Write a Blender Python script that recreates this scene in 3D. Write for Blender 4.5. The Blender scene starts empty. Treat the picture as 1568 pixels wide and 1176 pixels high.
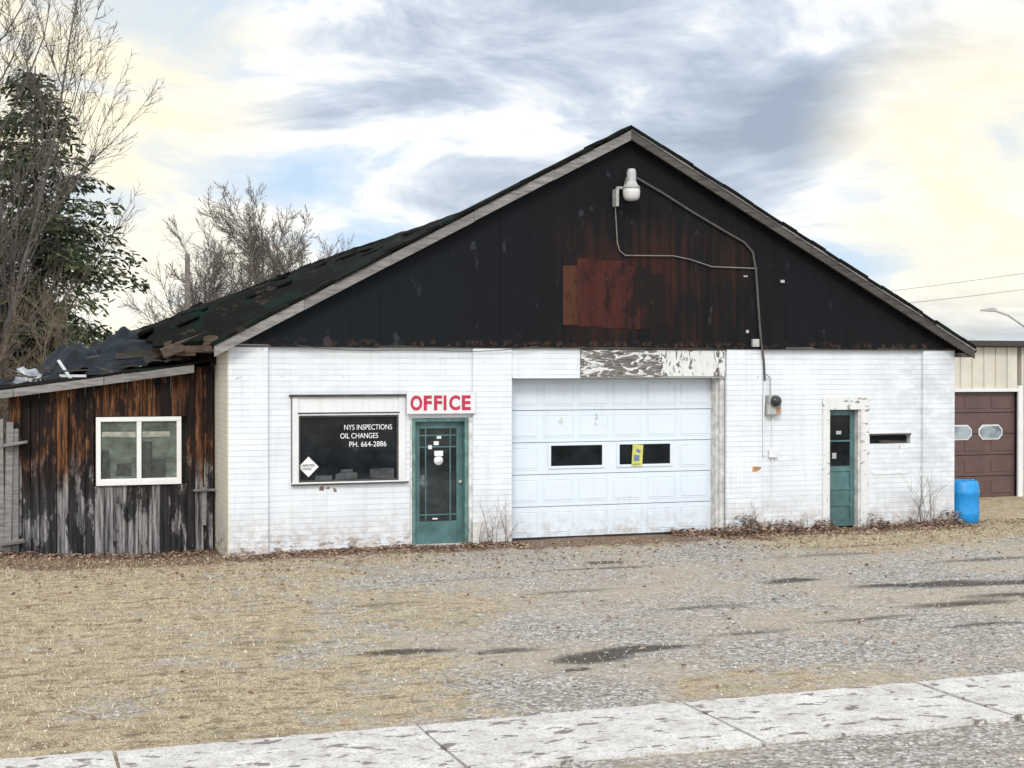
import bpy, math, random
import numpy as np
from mathutils import Vector, Matrix, noise as mnoise
random.seed(7); rng=np.random.default_rng(7)
S=bpy.context.scene
S.view_settings.view_transform='Standard'; S.view_settings.look='None'; S.view_settings.exposure=0

# ---------------------------------------------------------------- helpers
def link(o,parent=None):
    S.collection.objects.link(o)
    if parent is not None: o.parent=parent
    return o
def empty(name,loc=(0,0,0)):
    e=bpy.data.objects.new(name,None); e.location=loc; e.empty_display_size=.2
    return link(e)
def mesh(name,verts,faces,mat=None,parent=None,smooth=False):
    me=bpy.data.meshes.new(name); me.from_pydata([tuple(v) for v in verts],[],[tuple(f) for f in faces]); me.update()
    if smooth:
        me.polygons.foreach_set('use_smooth',[True]*len(me.polygons))
    o=bpy.data.objects.new(name,me)
    if mat:
        for m in (mat if isinstance(mat,list) else [mat]): me.materials.append(m)
    return link(o,parent)
class MB:
    def __init__(s): s.v=[]; s.f=[]
    def box(s,x0,x1,y0,y1,z0,z1,j=0.0,rot=None,c=None):
        b=len(s.v); P=[(x0,y0,z0),(x1,y0,z0),(x1,y1,z0),(x0,y1,z0),(x0,y0,z1),(x1,y0,z1),(x1,y1,z1),(x0,y1,z1)]
        if rot is not None:
            cc=Vector(c) if c else Vector(((x0+x1)/2,(y0+y1)/2,(z0+z1)/2))
            P=[tuple(cc+rot@(Vector(p)-cc)) for p in P]
        if j: P=[tuple(a+random.uniform(-j,j) for a in p) for p in P]
        s.v+=P
        s.f+=[(b,b+3,b+2,b+1),(b+4,b+5,b+6,b+7),(b,b+1,b+5,b+4),(b+1,b+2,b+6,b+5),(b+2,b+3,b+7,b+6),(b+3,b,b+4,b+7)]
        return s
    def prism(s,poly,y0,y1):   # poly in xz
        b=len(s.v); n=len(poly)
        s.v+=[(x,y0,z) for x,z in poly]+[(x,y1,z) for x,z in poly]
        s.f.append(tuple(range(b,b+n))); s.f.append(tuple(range(b+2*n-1,b+n-1,-1)))
        for i in range(n):
            k=(i+1)%n; s.f.append((b+k,b+i,b+n+i,b+n+k))
        return s
    def make(s,name,mat,parent=None,bev=0):
        o=mesh(name,s.v,s.f,mat,parent)
        if bev:
            m=o.modifiers.new('b','BEVEL'); m.width=bev; m.segments=1; m.limit_method='ANGLE'
        return o
def lathe(name,prof,n,mat,parent=None,loc=(0,0,0)):
    v=[];f=[]
    for r,z in prof:
        for i in range(n):
            a=2*math.pi*i/n; v.append((loc[0]+r*math.cos(a),loc[1]+r*math.sin(a),loc[2]+z))
    for k in range(len(prof)-1):
        for i in range(n):
            j=(i+1)%n; f.append((k*n+i,k*n+j,(k+1)*n+j,(k+1)*n+i))
    f.append(tuple(range(n-1,-1,-1))); f.append(tuple((len(prof)-1)*n+i for i in range(n)))
    return mesh(name,v,f,mat,parent,smooth=True)
def tube(name,pts,r,mat,parent=None,smooth=False):
    cu=bpy.data.curves.new(name,'CURVE'); cu.dimensions='3D'; cu.bevel_depth=r; cu.bevel_resolution=2
    sp=cu.splines.new('POLY'); sp.points.add(len(pts)-1)
    for p,q in zip(sp.points,pts): p.co=(*q,1)
    cu.materials.append(mat)
    o=bpy.data.objects.new(name,cu); return link(o,parent)
def text(name,s,x0,x1,z0,z1,y,mat,parent,bold=0,shear=0,rot=0):
    cu=bpy.data.curves.new(name,'FONT'); cu.body=s; cu.size=1; cu.extrude=.002; cu.offset=bold; cu.shear=shear
    cu.align_x='LEFT'; cu.materials.append(mat)
    o=bpy.data.objects.new(name,cu); link(o)
    bpy.context.view_layer.update()
    bb=[Vector(b) for b in o.bound_box]; mnx=min(b.x for b in bb);mxx=max(b.x for b in bb);mny=min(b.y for b in bb);mxy=max(b.y for b in bb)
    sx=(x1-x0)/(mxx-mnx); sz=(z1-z0)/(mxy-mny)
    o.rotation_euler=(math.pi/2,0,0); o.rotation_euler[1]=rot
    o.scale=(sx,sz,1); o.location=(x0-mnx*sx,y,z0-mny*sz)
    if parent: o.parent=parent
    return o

# ---------------------------------------------------------------- node helper
class N:
    def __init__(s,name):
        s.m=bpy.data.materials.new(name); s.m.use_nodes=True; s.t=s.m.node_tree; s.n=s.t.nodes; s.l=s.t.links
        s.b=s.n['Principled BSDF']
    def new(s,t,**k):
        n=s.n.new(t)
        for a,b in k.items(): setattr(n,a,b)
        return n
    def put(s,sock,v):
        if isinstance(v,bpy.types.NodeSocket): s.l.new(v,sock)
        elif v is not None:
            if isinstance(v,(tuple,list)) and len(v)==3 and sock.type=='RGBA': v=(*v,1)
            sock.default_value=v
    def pos(s): return s.new('ShaderNodeNewGeometry').outputs['Position']
    def isl(s): return s.new('ShaderNodeNewGeometry').outputs['Random Per Island']
    def sep(s,v): n=s.new('ShaderNodeSeparateXYZ'); s.put(n.inputs[0],v); return n.outputs
    def comb(s,x,y,z):
        n=s.new('ShaderNodeCombineXYZ'); [s.put(n.inputs[i],a) for i,a in enumerate((x,y,z))]; return n.outputs[0]
    def vmul(s,v,k):
        n=s.new('ShaderNodeVectorMath',operation='MULTIPLY'); s.put(n.inputs[0],v); n.inputs[1].default_value=k; return n.outputs[0]
    def math(s,op,a,b=None,c=None,clamp=False):
        n=s.new('ShaderNodeMath',operation=op,use_clamp=clamp); s.put(n.inputs[0],a)
        if b is not None: s.put(n.inputs[1],b)
        if c is not None: s.put(n.inputs[2],c)
        return n.outputs[0]
    def noise(s,v,scale,det=4,rough=.55,dist=0):
        n=s.new('ShaderNodeTexNoise'); s.put(n.inputs['Vector'],v); n.inputs['Scale'].default_value=scale
        n.inputs['Detail'].default_value=min(det,5); n.inputs['Roughness'].default_value=rough; n.inputs['Distortion'].default_value=dist
        return n.outputs[0]
    def ramp(s,f,stops,interp='LINEAR'):
        n=s.new('ShaderNodeValToRGB'); s.put(n.inputs[0],f); cr=n.color_ramp; cr.interpolation=interp
        while len(cr.elements)<len(stops): cr.elements.new(.5)
        for e,(p,c) in zip(cr.elements,stops):
            e.position=p; e.color=(*c,1) if isinstance(c,(tuple,list)) else (c,c,c,1)
        return n.outputs[0]
    def mix(s,f,a,b,mode='MIX'):
        n=s.new('ShaderNodeMix',data_type='RGBA',blend_type=mode); n.clamp_factor=True
        s.put(n.inputs[0],f); s.put(n.inputs[6],a); s.put(n.inputs[7],b); return n.outputs[2]
    def mr(s,v,a,b,c=0,d=1,smooth=True):
        n=s.new('ShaderNodeMapRange'); 
        if smooth: n.interpolation_type='SMOOTHSTEP'
        s.put(n.inputs[0],v)
        for i,q in enumerate((a,b,c,d)): n.inputs[i+1].default_value=q
        return n.outputs[0]
    def bump(s,h,st=.3,dist=.01,nrm=None):
        n=s.new('ShaderNodeBump'); n.inputs['Strength'].default_value=st; n.inputs['Distance'].default_value=dist
        s.put(n.inputs['Height'],h)
        if nrm is not None: s.put(n.inputs['Normal'],nrm)
        return n.outputs[0]
    def out(s,col,rough=.8,nrm=None,metal=0,spec=None):
        s.put(s.b.inputs['Base Color'],col); s.put(s.b.inputs['Roughness'],rough); s.b.inputs['Metallic'].default_value=metal
        if nrm is not None: s.l.new(nrm,s.b.inputs['Normal'])
        if spec is not None: s.b.inputs['Specular IOR Level'].default_value=spec
        return s.m
def simple(name,col,rough=.7,var=.15,sc=6,metal=0,bump=.1,spec=None):
    n=N(name); p=n.pos(); f=n.noise(p,sc,5,.6)
    d=tuple(c*(1-var*2) for c in col); l=tuple(min(1,c*(1+var)) for c in col)
    c=n.ramp(f,[(.3,d),(.7,l)])
    return n.out(c,rough,n.bump(n.noise(p,sc*8,2),bump,.004) if bump else None,metal,spec)

# painted masonry ------------------------------------------------
def mat_brick(tint=(.76,.79,.82),dirt=1.0,name='painted_brick'):
    n=N(name); p=n.pos(); x,y,z=n.sep(p)
    w=n.noise(p,1.4,2); 
    hx=n.math('ADD',x,y); zz=n.math('ADD',z,n.math('MULTIPLY',w,.02))
    v=n.comb(hx,zz,0)
    b=n.new('ShaderNodeTexBrick'); n.put(b.inputs['Vector'],v); b.inputs['Scale'].default_value=1
    b.inputs['Brick Width'].default_value=.42; b.inputs['Row Height'].default_value=.086; b.inputs['Mortar Size'].default_value=.007
    b.inputs['Mortar Smooth'].default_value=.6
    b.inputs['Color1'].default_value=(1,1,1,1); b.inputs['Color2'].default_value=(.90,.915,.93,1); b.inputs['Mortar'].default_value=(.84,.86,.88,1)
    # horizontal bed joints read more strongly than the paint-filled head joints
    fz=n.math('ABSOLUTE',n.math('SUBTRACT',n.math('FRACT',n.math('ADD',n.math('DIVIDE',zz,.086),.5)),.5)); bed=n.mr(fz,.15,.03)
    big=n.noise(p,.9,5,.6); streak=n.noise(n.vmul(p,(6,6,.5)),1.5,5,.65)
    c=n.mix(n.ramp(big,[(.35,.0),(.7,.5)]),tint,tuple(t*.84 for t in tint))
    c=n.mix(n.ramp(streak,[(.52,0.),(.8,.45)]),c,(.50,.50,.49))
    vis=n.mr(n.noise(p,1.6,4,.6),.34,.60,.35,1.0)
    c=n.mix(vis,c,n.mix(1.0,c,b.outputs[0],'MULTIPLY'))
    c=n.mix(n.math('MULTIPLY',n.math('MULTIPLY',bed,vis),.42),c,(.36,.40,.45))
    hs=n.mr(n.noise(n.vmul(p,(.6,.6,9)),2.2,5,.7),.56,.72); c=n.mix(n.math('MULTIPLY',hs,.25),c,(.45,.47,.50))
    low=n.mr(z,.8,0.0,0,1); dn=n.noise(p,6,6,.72)
    c=n.mix(n.math('MULTIPLY',n.math('MULTIPLY',low,n.mr(dn,.38,.62)),.7*dirt),c,(.42,.36,.30))
    rt=n.math('MULTIPLY',n.mr(x,10.4,12.2),n.mr(n.noise(n.vmul(p,(1,1,2)),2.0,6,.7),.38,.62)); c=n.mix(n.math('MULTIPLY',rt,.45),c,(.40,.41,.43))
    fl=n.mr(n.noise(p,3.3,8,.74),.66,.68); 
    c=n.mix(n.math('MULTIPLY',fl,.6),c,(.33,.26,.21))
    low2=n.mr(z,.34,.02,0,1); fl2=n.mr(n.noise(n.vmul(p,(1,1,2.5)),4.5,6,.72),.53,.58)
    c=n.mix(n.math('MULTIPLY',n.math('MULTIPLY',low2,fl2),.85),c,(.17,.115,.085))
    nb=n.bump(n.math('ADD',b.outputs[1],bed),-.75,.009)
    return n.out(c,.65,nb)
M_brick=mat_brick(); 
M_side=mat_brick((.70,.66,.54),1.0,'bare_cream_block')
def mat_white(name='white_paint',tint=(.76,.77,.78),peel=.0,sc=5,vs=(1,1,3)):
    n=N(name); p=n.pos(); c=n.mix(n.noise(p,3,5,.65),tint,tuple(t*.84 for t in tint))
    st=n.noise(n.vmul(p,(8,8,.8)),2,5,.7); c=n.mix(n.ramp(st,[(.5,0),(.85,.45)]),c,(.42,.40,.37))
    if peel:
        q=n.noise(n.vmul(p,vs),sc,8,.7,1.2); m=n.mr(q,.62-peel,.64-peel)
        c=n.mix(m,c,n.ramp(n.noise(n.vmul(p,(2,2,20)),3,4),[(.3,(.03,.028,.027)),(.7,(.22,.2,.18))]))
    return n.out(c,.55,n.bump(n.noise(p,40,3),.15,.003))
M_white=mat_white(); M_peel=mat_white('peeling_paint',(.70,.70,.69),.16,3.2); M_peel2=mat_white('worn_white_paint',(.74,.74,.73),.03,4)
M_peel3=mat_white('flaking_header_paint',(.72,.72,.71),.085,3.0,(3.2,1,1.3))
def mat_door_white():
    n=N('garage_door_steel'); p=n.pos(); x,y,z=n.sep(p)
    c=n.mix(n.noise(p,1.2,4,.6),(.72,.79,.85),(.62,.69,.77))
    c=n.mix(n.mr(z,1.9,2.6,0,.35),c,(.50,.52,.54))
    c=n.mix(n.math('MULTIPLY',n.mr(z,.6,0),n.mr(n.noise(p,8,6,.7),.4,.7)),c,(.50,.48,.45))
    c=n.mix(n.ramp(n.noise(n.vmul(p,(5,5,.6)),1.6,5,.7),[(.52,0),(.8,.3)]),c,(.48,.50,.52))
    return n.out(c,.42,n.bump(n.noise(n.vmul(p,(1,1,3)),2,2),.12,.01))
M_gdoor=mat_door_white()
def mat_gable():
    n=N('black_gable_boards'); p=n.pos(); x,y,z=n.sep(p); r=n.isl()
    st=n.noise(n.vmul(p,(5,5,.5)),1.6,6,.7); pa=n.noise(p,.8,4,.6)
    blk=n.mix(n.ramp(st,[(.35,0),(.8,1)]),(.0028,.003,.0038),(.012,.0135,.016))
    blk=n.mix(n.math('MULTIPLY',n.mr(x,4.8,1.0),.35),blk,(.010,.017,.024))
    blk=n.mix(n.math('MULTIPLY',r,.4),blk,(.006,.008,.011))
    scuff=n.mr(n.noise(n.vmul(p,(1.5,1.5,.7)),2.6,7,.75),.63,.70)
    blk=n.mix(n.math('MULTIPLY',scuff,.5),blk,(.055,.06,.07))
    tan=n.mr(n.noise(n.vmul(p,(1.0,1,2.2)),5,7,.78),.68,.71); blk=n.mix(n.math('MULTIPLY',tan,.5),blk,(.10,.07,.05))
    mx=n.math('MULTIPLY',n.mr(x,4.6,6.2),n.mr(x,8.75,8.4)); mz=n.mr(z,5.6,4.7)
    m=n.math('MULTIPLY',mx,mz); s2=n.noise(n.vmul(p,(7,7,.35)),1.3,6,.7)
    m=n.math('MULTIPLY',m,n.mr(n.math('ADD',n.math('MULTIPLY',s2,.6),n.math('MULTIPLY',pa,.5)),.48,.70))
    brn=n.mix(s2,(.010,.005,.004),(.048,.020,.013))
    c=n.mix(n.math('MULTIPLY',m,.85),blk,brn)
    rm=n.math('MULTIPLY',n.math('MULTIPLY',n.mr(x,5.35,5.6),n.mr(x,7.5,6.6)),n.math('MULTIPLY',n.mr(z,3.3,3.6),n.mr(z,4.75,4.3)))
    c=n.mix(n.math('MULTIPLY',rm,n.mr(s2,.35,.65,.1,.7)),c,(.055,.014,.011))
    edge=n.math('MULTIPLY',n.mr(z,3.24,3.12),n.mr(n.noise(p,9,5,.7),.5,.6))
    c=n.mix(n.math('MULTIPLY',edge,.6),c,(.09,.05,.03))
    return n.out(c,n.mr(st,.3,.7,.6,.85),n.bump(st,.25,.005),spec=.14)
M_gable=mat_gable()
def mat_red():
    n=N('rust_red_boards'); p=n.pos(); x,y,z=n.sep(p); r=n.isl()
    s2=n.noise(n.vmul(p,(9,9,.5)),1.5,6,.7)
    a=n.mix(s2,(.018,.005,.004),(.085,.021,.015))
    a=n.mix(n.math('MULTIPLY',n.mr(x,5.62,5.45),.6),a,(.085,.034,.017))
    dk=n.mr(n.math('ADD',n.noise(n.vmul(p,(3,3,1)),1.7,6,.7),n.mr(x,6.1,7.1,0,.30)),.46,.68)
    c=n.mix(dk,a,(.009,.006,.006))
    sp=n.mr(n.noise(n.vmul(p,(2,2,.8)),6,5,.75),.65,.70); c=n.mix(n.math('MULTIPLY',sp,.5),c,(.14,.09,.07))
    return n.out(c,.75,n.bump(s2,.3,.005),spec=.2)
M_red=mat_red()
def mat_shingle(name='asphalt_roofing',base=.008):
    n=N(name); p=n.pos(); f=n.noise(p,3,6,.7); g=n.noise(p,60,2)
    c=n.mix(f,(base*.4,base*.4,base*.4),(base*1.8,base*1.8,base*1.6)); c=n.mix(n.mr(g,.55,.7,0,.3),c,(.035,.038,.034))
    c=n.mix(n.mr(n.noise(p,1.7,5,.7),.52,.62,0,.7),c,(.010,.022,.016))
    c=n.mix(n.mr(n.noise(n.vmul(p,(1,.4,1)),2.6,6,.75),.60,.65,0,.6),c,(.06,.045,.035))
    return n.out(c,.95,n.bump(g,.4,.01),spec=.05)
M_roof=mat_shingle()
def mat_greywood(name='weathered_wood',lo=(.10,.095,.09),hi=(.36,.34,.33)):
    n=N(name); p=n.pos(); r=n.isl(); f=n.noise(n.vmul(p,(1.2,3,9)),2.5,6,.7)
    c=n.mix(n.ramp(f,[(.3,0),(.7,1)]),lo,hi); c=n.mix(n.math('MULTIPLY',r,.4),c,lo)
    return n.out(c,.85,n.bump(f,.4,.006))
M_grey=mat_greywood(); M_greyd=mat_greywood('dark_weathered_wood',(.025,.022,.02),(.13,.115,.10))
def mat_shed():
    n=N('old_barn_boards'); p=n.pos(); x,y,z=n.sep(p); r=n.isl()
    off=n.comb(n.math('MULTIPLY',r,13.),0.,n.math('MULTIPLY',r,7.))
    va=n.new('ShaderNodeVectorMath',operation='ADD'); n.put(va.inputs[0],p); n.put(va.inputs[1],off); q=va.outputs[0]
    g=n.noise(n.vmul(q,(16,10,.8)),1.6,7,.72); b=n.noise(n.vmul(q,(3,3,1.0)),1.5,6,.7)
    brown=n.ramp(g,[(.32,(.006,.004,.004)),(.47,(.035,.017,.010)),(.58,(.15,.062,.026)),(.72,(.36,.18,.09))])
    grey=n.ramp(g,[(.30,(.014,.014,.015)),(.44,(.09,.088,.09)),(.56,(.26,.25,.25)),(.72,(.50,.49,.48))])
    h=n.math('ADD',z,n.math('MULTIPLY',n.math('SUBTRACT',b,.5),1.8))
    c=n.mix(n.mr(h,1.35,.75),brown,grey)
    c=n.mix(n.mr(n.math('ADD',b,n.math('MULTIPLY',r,.22)),.58,.68,0,.9),c,(.007,.006,.007))
    return n.out(c,.85,n.bump(g,.6,.01),spec=.2)
M_shed=mat_shed()
M_teal=simple('teal_paint',(.075,.16,.165),.5,.2,4)
M_teal2=simple('faded_green_paint',(.12,.22,.205),.55,.25,6)
M_beige=simple('jamb_weathered',(.62,.61,.58),.7,.2,8)
M_metal=simple('galvanized_conduit',(.085,.078,.072),.6,.2,8)
M_lgrey=simple('grey_box_metal',(.42,.42,.41),.5,.15,8)
M_dark=simple('dark_interior',(.012,.012,.013),.9,.1)
M_redletter=simple('red_letter_paint',(.48,.018,.06),.5,.15,9)
M_wlet=simple('white_lettering',(.8,.8,.8),.5,.05)
M_black=simple('black_rubber',(.012,.012,.014),.5,.1)
def mat_glass(name,base,ref=.5,rough=.03,refl=(.05,.06,.065)):
    n=N(name); p=n.pos(); f=n.noise(n.vmul(p,(1,1,1.6)),2.2,5,.65)
    c=n.ramp(f,[(.35,tuple(b*.5 for b in base)),(.62,tuple(b*1.6 for b in base)),(.72,refl)])  # brighter noise patches paint reflections into the glass colour
    return n.out(c,n.mr(n.noise(p,9,5),.3,.8,rough,rough+.08),n.bump(n.noise(p,1.3,1),.02,.02),spec=ref)
M_glass=mat_glass('dark_window_glass',(.010,.012,.014),.35)
M_glass2=mat_glass('shed_window_glass',(.10,.12,.10),.6,.03,(.34,.33,.27))  # pale beige paints a reflected house into the pane colour

# ---------------------------------------------------------------- SHOP
shop=empty('auto_repair_shop')
w=MB(); T=.25; H=3.14; L=10.0
for x0,x1,z0,z1 in [(0,1.0,-.3,H),(1.0,2.64,-.3,1.04),(1.0,2.64,2.06,H),(2.64,2.82,-.3,H),(2.82,3.70,1.99,H),(3.70,4.43,-.3,H),
    (4.43,8.22,2.60,H),(8.22,10.20,-.3,H),(10.20,10.92,2.08,H),(10.92,11.03,-.3,H),(11.03,11.86,-.3,1.45),(11.03,11.86,1.60,H),(11.86,12.73,-.3,H)]:
    w.box(x0,x1,0,T,z0,z1)
w.box(12.73-T,12.73,T,L,-.3,H); w.box(0,12.73,L-T,L,-.3,H)
w.make('front_wall',M_brick,shop)
MB().box(0,T,T,L,-.3,H).make('side_wall',M_side,shop)
pl=MB()
for x0,x1 in [(-.01,.58),(3.78,4.43),(8.22,8.89),(12.08,12.74)]: pl.box(x0,x1,-.07,.03,-.3,H-.015)
pl.make('pilasters',M_brick,shop,.012)
MB().box(-.022,.0,-.066,T,-.3,H-.02).make('corner_edge',M_side,shop)
MB().box(.3,12.4,1.5,1.6,-.1,3.0).make('interior_partition',M_dark,shop)
g=MB(); cx=6.37; hw=6.5; pk=6.50
def rz(x): return pk-.53*abs(x-cx)
x=0.02
while x<12.72:
    wd=random.choice([.30,.45,.6,.9,1.2,.4]); x1=min(x+wd,12.72); b=3.10+random.uniform(-.02,.025); y=-.10+random.uniform(-.003,.003)
    poly=[(x,b),(x1-.0025,b+random.uniform(-.01,.01)),(x1-.0025,rz(x1))]
    if x<cx<x1: poly.append((cx,rz(cx)))
    poly.append((x,rz(x)))
    g.prism(poly,y,-.0)
    x=x1
g.make('gable_boards',M_gable,shop)
r=MB()
for x0,x1,z0,z1 in [(5.27,5.52,3.45,4.40),(5.522,5.93,3.43,4.52),(5.932,6.38,3.41,4.50),(6.382,6.80,3.40,4.42),(6.802,7.05,3.45,4.30)]:
    r.box(x0,x1,-.110,-.104,z0,z1,.002)
r.make('red_sign_boards',M_red,shop)
tr=MB().box(0.0,12.73,-.085,-.07,3.075,3.10); tr.make('gable_drip_edge',M_greyd,shop)

# roof ------------------------------------------------
def roof_left(u,y):
    front=6.62-.53*(cx-u)
    rear=5.24-.395*(3.75-u) if u<3.75 else 5.24+.34*(u-3.75)
    k=min(1,max(0,(y-.8)/2.5)); k=k*k*(3-2*k)
    kl=min(1,max(0,(y-.8)/1.2)); 
    kk=k if u>3.75 else kl+(k-kl)*max(0,(u-1)/2.75) if u>1 else kl
    z=front*(1-kk)+rear*kk
    z+=.09*mnoise.noise(Vector((u*.9,y*.9,3)))*k+.03*mnoise.noise(Vector((u*4,y*4,1)))*k
    return z
nu=60; ny=80; v=[];f=[]
for j in range(ny+1):
    y=-.27+(9.8+.27)*j/ny; k=min(1,max(0,(y-1.0)/.5)); u0=-.25-(.72+.2*mnoise.noise(Vector((0,y*2.2,0)))+.16*mnoise.noise(Vector((0,y*9,0))))*k
    for i in range(nu+1):
        u=u0+(cx-u0)*i/nu; v.append((u,y,roof_left(u,y)))
for j in range(ny):
    for i in range(nu):
        a=j*(nu+1)+i; f.append((a,a+1,a+nu+2,a+nu+1))
o=mesh('roof_left_slope',v,f,M_roof,shop); m=o.modifiers.new('s','SOLIDIFY'); m.thickness=.05; m.offset=-1
# lifted, torn roofing strips lying on the slope
random.seed(77); ts=MB()
for i in range(70):
    u=random.uniform(-.7,3.6); y=random.uniform(1.6,9.3); R=Matrix.Rotation(-.40+random.uniform(-.07,.07),3,'Y'); zz=roof_left(u,y)+.004; l=random.uniform(.06,.2); wy=random.uniform(.08,.28)
    ts.box(u-l,u+l,y-wy,y+wy,zz-.012,zz+.012,.010,R)
ts.make('loose_shingles',M_roof,shop)
v=[];f=[]
for j in range(21):
    y=-.27+10.07*j/20
    k=min(1,max(0,(y-.8)/2.5)); k=k*k*(3-2*k)
    for i in range(25):
        u=cx+6.68*i/24; z=6.62-.53*(u-cx)+.01*mnoise.noise(Vector((u*2,y,5)))-.48*k*(1-i/24)
        v.append((u,y,z))
for j in range(20):
    for i in range(24):
        a=j*25+i; f.append((a,a+1,a+26,a+25))
o=mesh('roof_right_slope',v,f,M_roof,shop); m=o.modifiers.new('s','SOLIDIFY'); m.thickness=.05; m.offset=-1
def rake(side,mat,n,name,y0,y1,off,th,rag=0):
    b=MB()
    for i in range(n):
        a0=6.62*i/n; a1=6.62*(i+1)/n-.006; d0=random.uniform(-rag,rag); d1=d0+random.uniform(-rag,rag)*.5
        xs=[cx+side*a0,cx+side*a1]
        zt=[6.62-.53*a0+off+d0,6.62-.53*a1+off+d1]
        poly=[(xs[0],zt[0]-th),(xs[1],zt[1]-th),(xs[1],zt[1]),(xs[0],zt[0])]
        if side<0: poly=poly[::-1]
        b.prism(poly,y0,y1)
    return b.make(name,mat,shop)
rake(-1,M_grey,5,'rake_board_left',-.30,-.272,-.03,.16,.006)
rake(-1,M_roof,30,'shingle_edge_left',-.33,.1,.035,.05,.018)
rake(1,M_greyd,4,'rake_board_right',-.30,-.272,-.05,.13)
rake(1,M_grey,9,'drip_edge_right',-.318,-.25,-.015,.03,.003)
rake(1,M_roof,24,'shingle_edge_right',-.335,.1,.04,.055,.014)
MB().prism([(cx-6.6,3.04),(cx,6.54),(cx,6.50),(cx-6.6,3.0)],-.27,.0).make('soffit_left',M_greyd,shop)
MB().prism([(cx+6.6,3.0),(cx,6.50),(cx,6.54),(cx+6.6,3.04)],-.27,.0).make('soffit_right',M_greyd,shop)
e=MB(); e.box(12.73,13.0,-.26,9.8,2.96,3.03); e.make('eave_right',M_greyd,shop)
e=MB()
for i in range(12):
    y=1.2+i*.72; ln=random.uniform(.5,.98); R=Matrix.Rotation(-.36+random.uniform(-.08,.08),3,'Y')
    e.box(-ln,.3,y,y+.06,3.12,3.28,.01,R)
e.box(-.80,-.70,1.3,9.2,3.06,3.18,.03); e.box(-.25,-.1,.1,1.5,3.02,3.16,.015); e.box(-.5,-.02,.9,1.05,3.0,3.12,.02)
e.box(-.22,-.12,.4,.9,3.15,3.26,.03); e.box(-.62,-.3,1.25,1.5,2.94,3.10,.03)
e.make('rafter_tails',mat_greywood('rotten_rafters',(.02,.014,.010),(.16,.11,.075)),shop)
e=MB()
for i in range(10):
    y=1.3+i*.75; e.box(-.06+random.uniform(-.03,.0),-.01,y,y+.7,2.8,3.0+random.uniform(0,.4),.02)
e.make('side_boards',M_shed,shop)

# office window
fr=MB()
fr.box(.92,1.04,-.035,.06,1.04,2.33); fr.box(2.59,2.70,-.035,.06,1.04,2.33); fr.box(1.04,2.59,-.02,.06,2.09,2.33)
fr.box(1.04,2.59,-.038,.05,2.045,2.09); fr.box(.93,2.72,-.05,.06,1.0,1.04)
fr.make('office_window_frame',M_white,shop,.004)
fi=MB(); fi.box(1.04,1.065,-.02,.03,1.04,2.045);fi.box(2.565,2.59,-.02,.03,1.04,2.045);fi.box(1.065,2.565,-.02,.03,2.02,2.045);fi.box(1.065,2.565,-.02,.03,1.04,1.065)
fi.make('office_window_sash',M_greyd,shop)
d=MB().box(.90,2.73,-.07,.0,2.33,2.362,.004).box(.92,2.74,-.065,-.05,.995,1.018,.003).box(1.03,2.60,-.05,-.038,2.075,2.092,.003).box(.925,.94,-.045,-.03,1.04,2.33,.002); d.make('window_weathered_trim',M_greyd,shop)
MB().box(1.05,2.58,.035,.045,1.05,2.04).make('office_window_glass',M_glass,shop)
text('window_lettering_a','NYS INSPECTIONS',1.75,2.50,1.82,1.90,.030,M_wlet,shop,.0)
text('window_lettering_b','OIL CHANGES',1.69,2.28,1.69,1.77,.030,M_wlet,shop,.0)
text('window_lettering_c','PH. 664-2886',1.83,2.41,1.56,1.64,.030,M_wlet,shop,.0)
q=.155; mesh('diamond_decal',[(1.20-q,.028,1.27),(1.20,.028,1.27-q),(1.20+q,.028,1.27),(1.20,.028,1.27+q)],[(0,1,2,3)],M_wlet,shop)
text('decal_text','INSPECTION\nSTATION',1.11,1.29,1.22,1.31,.0255,M_black,shop)
MB().box(1.30,1.56,.031,.034,1.07,1.14,.01).box(1.62,1.95,.031,.034,1.07,1.17,.01).box(2.15,2.52,.031,.034,1.07,1.22,.012).box(1.7,1.88,.031,.034,1.17,1.22,.01).make('low_reflection_shapes',simple('dim_reflection',(.05,.055,.06),.4,.3,9),shop)  # dim plates painted as faint reflections of cars low in the pane
hl=MB().box(1.36,1.42,-.006,.02,.90,.97,.01).box(1.58,1.66,-.004,.02,.88,.95,.012).box(1.44,1.51,-.004,.02,.94,.98,.01); hl.make('broken_brick_patch',simple('bare_brick',(.25,.17,.13),.9,.3,20),shop)

# office door
dr=MB(); Y=.10
x0,x1=2.86,3.66
dr.box(x0,x0+.10,Y,Y+.05,.02,1.93); dr.box(x1-.10,x1,Y,Y+.05,.02,1.93); dr.box(x0+.10,x1-.10,Y,Y+.05,1.82,1.93); dr.box(x0+.10,x1-.10,Y,Y+.05,.02,.37)
gx0,gx1=x0+.10,x1-.10
for xx in (gx0+.09,gx1-.11): dr.box(xx,xx+.022,Y+.008,Y+.04,.37,1.82)
for zz in (.46,1.52,1.70): dr.box(gx0,gx1,Y+.009,Y+.041,zz,zz+.022)
dr.make('office_door',M_teal,shop,.003)
M_glass3=mat_glass('door_glass',(.022,.026,.028),.5,.03,(.20,.22,.22))
MB().box(gx0,gx1,Y+.025,Y+.033,.37,1.82).make('office_door_glass',M_glass3,shop)
df=MB(); df.box(2.80,2.86,-.02,.16,0,1.99); df.box(3.66,3.72,-.02,.16,0,1.99); df.box(2.86,3.66,.0,.16,1.93,1.99)
df.make('office_door_frame',M_teal2,shop,.003)
MB().box(2.78,2.80,-.03,.0,0,1.99).box(3.72,3.78,-.04,.0,.0,1.99).make('office_door_casing',M_beige,shop)
MB().box(2.80,3.75,-.12,.2,-.2,.02).make('office_door_step',M_beige,shop)
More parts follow.
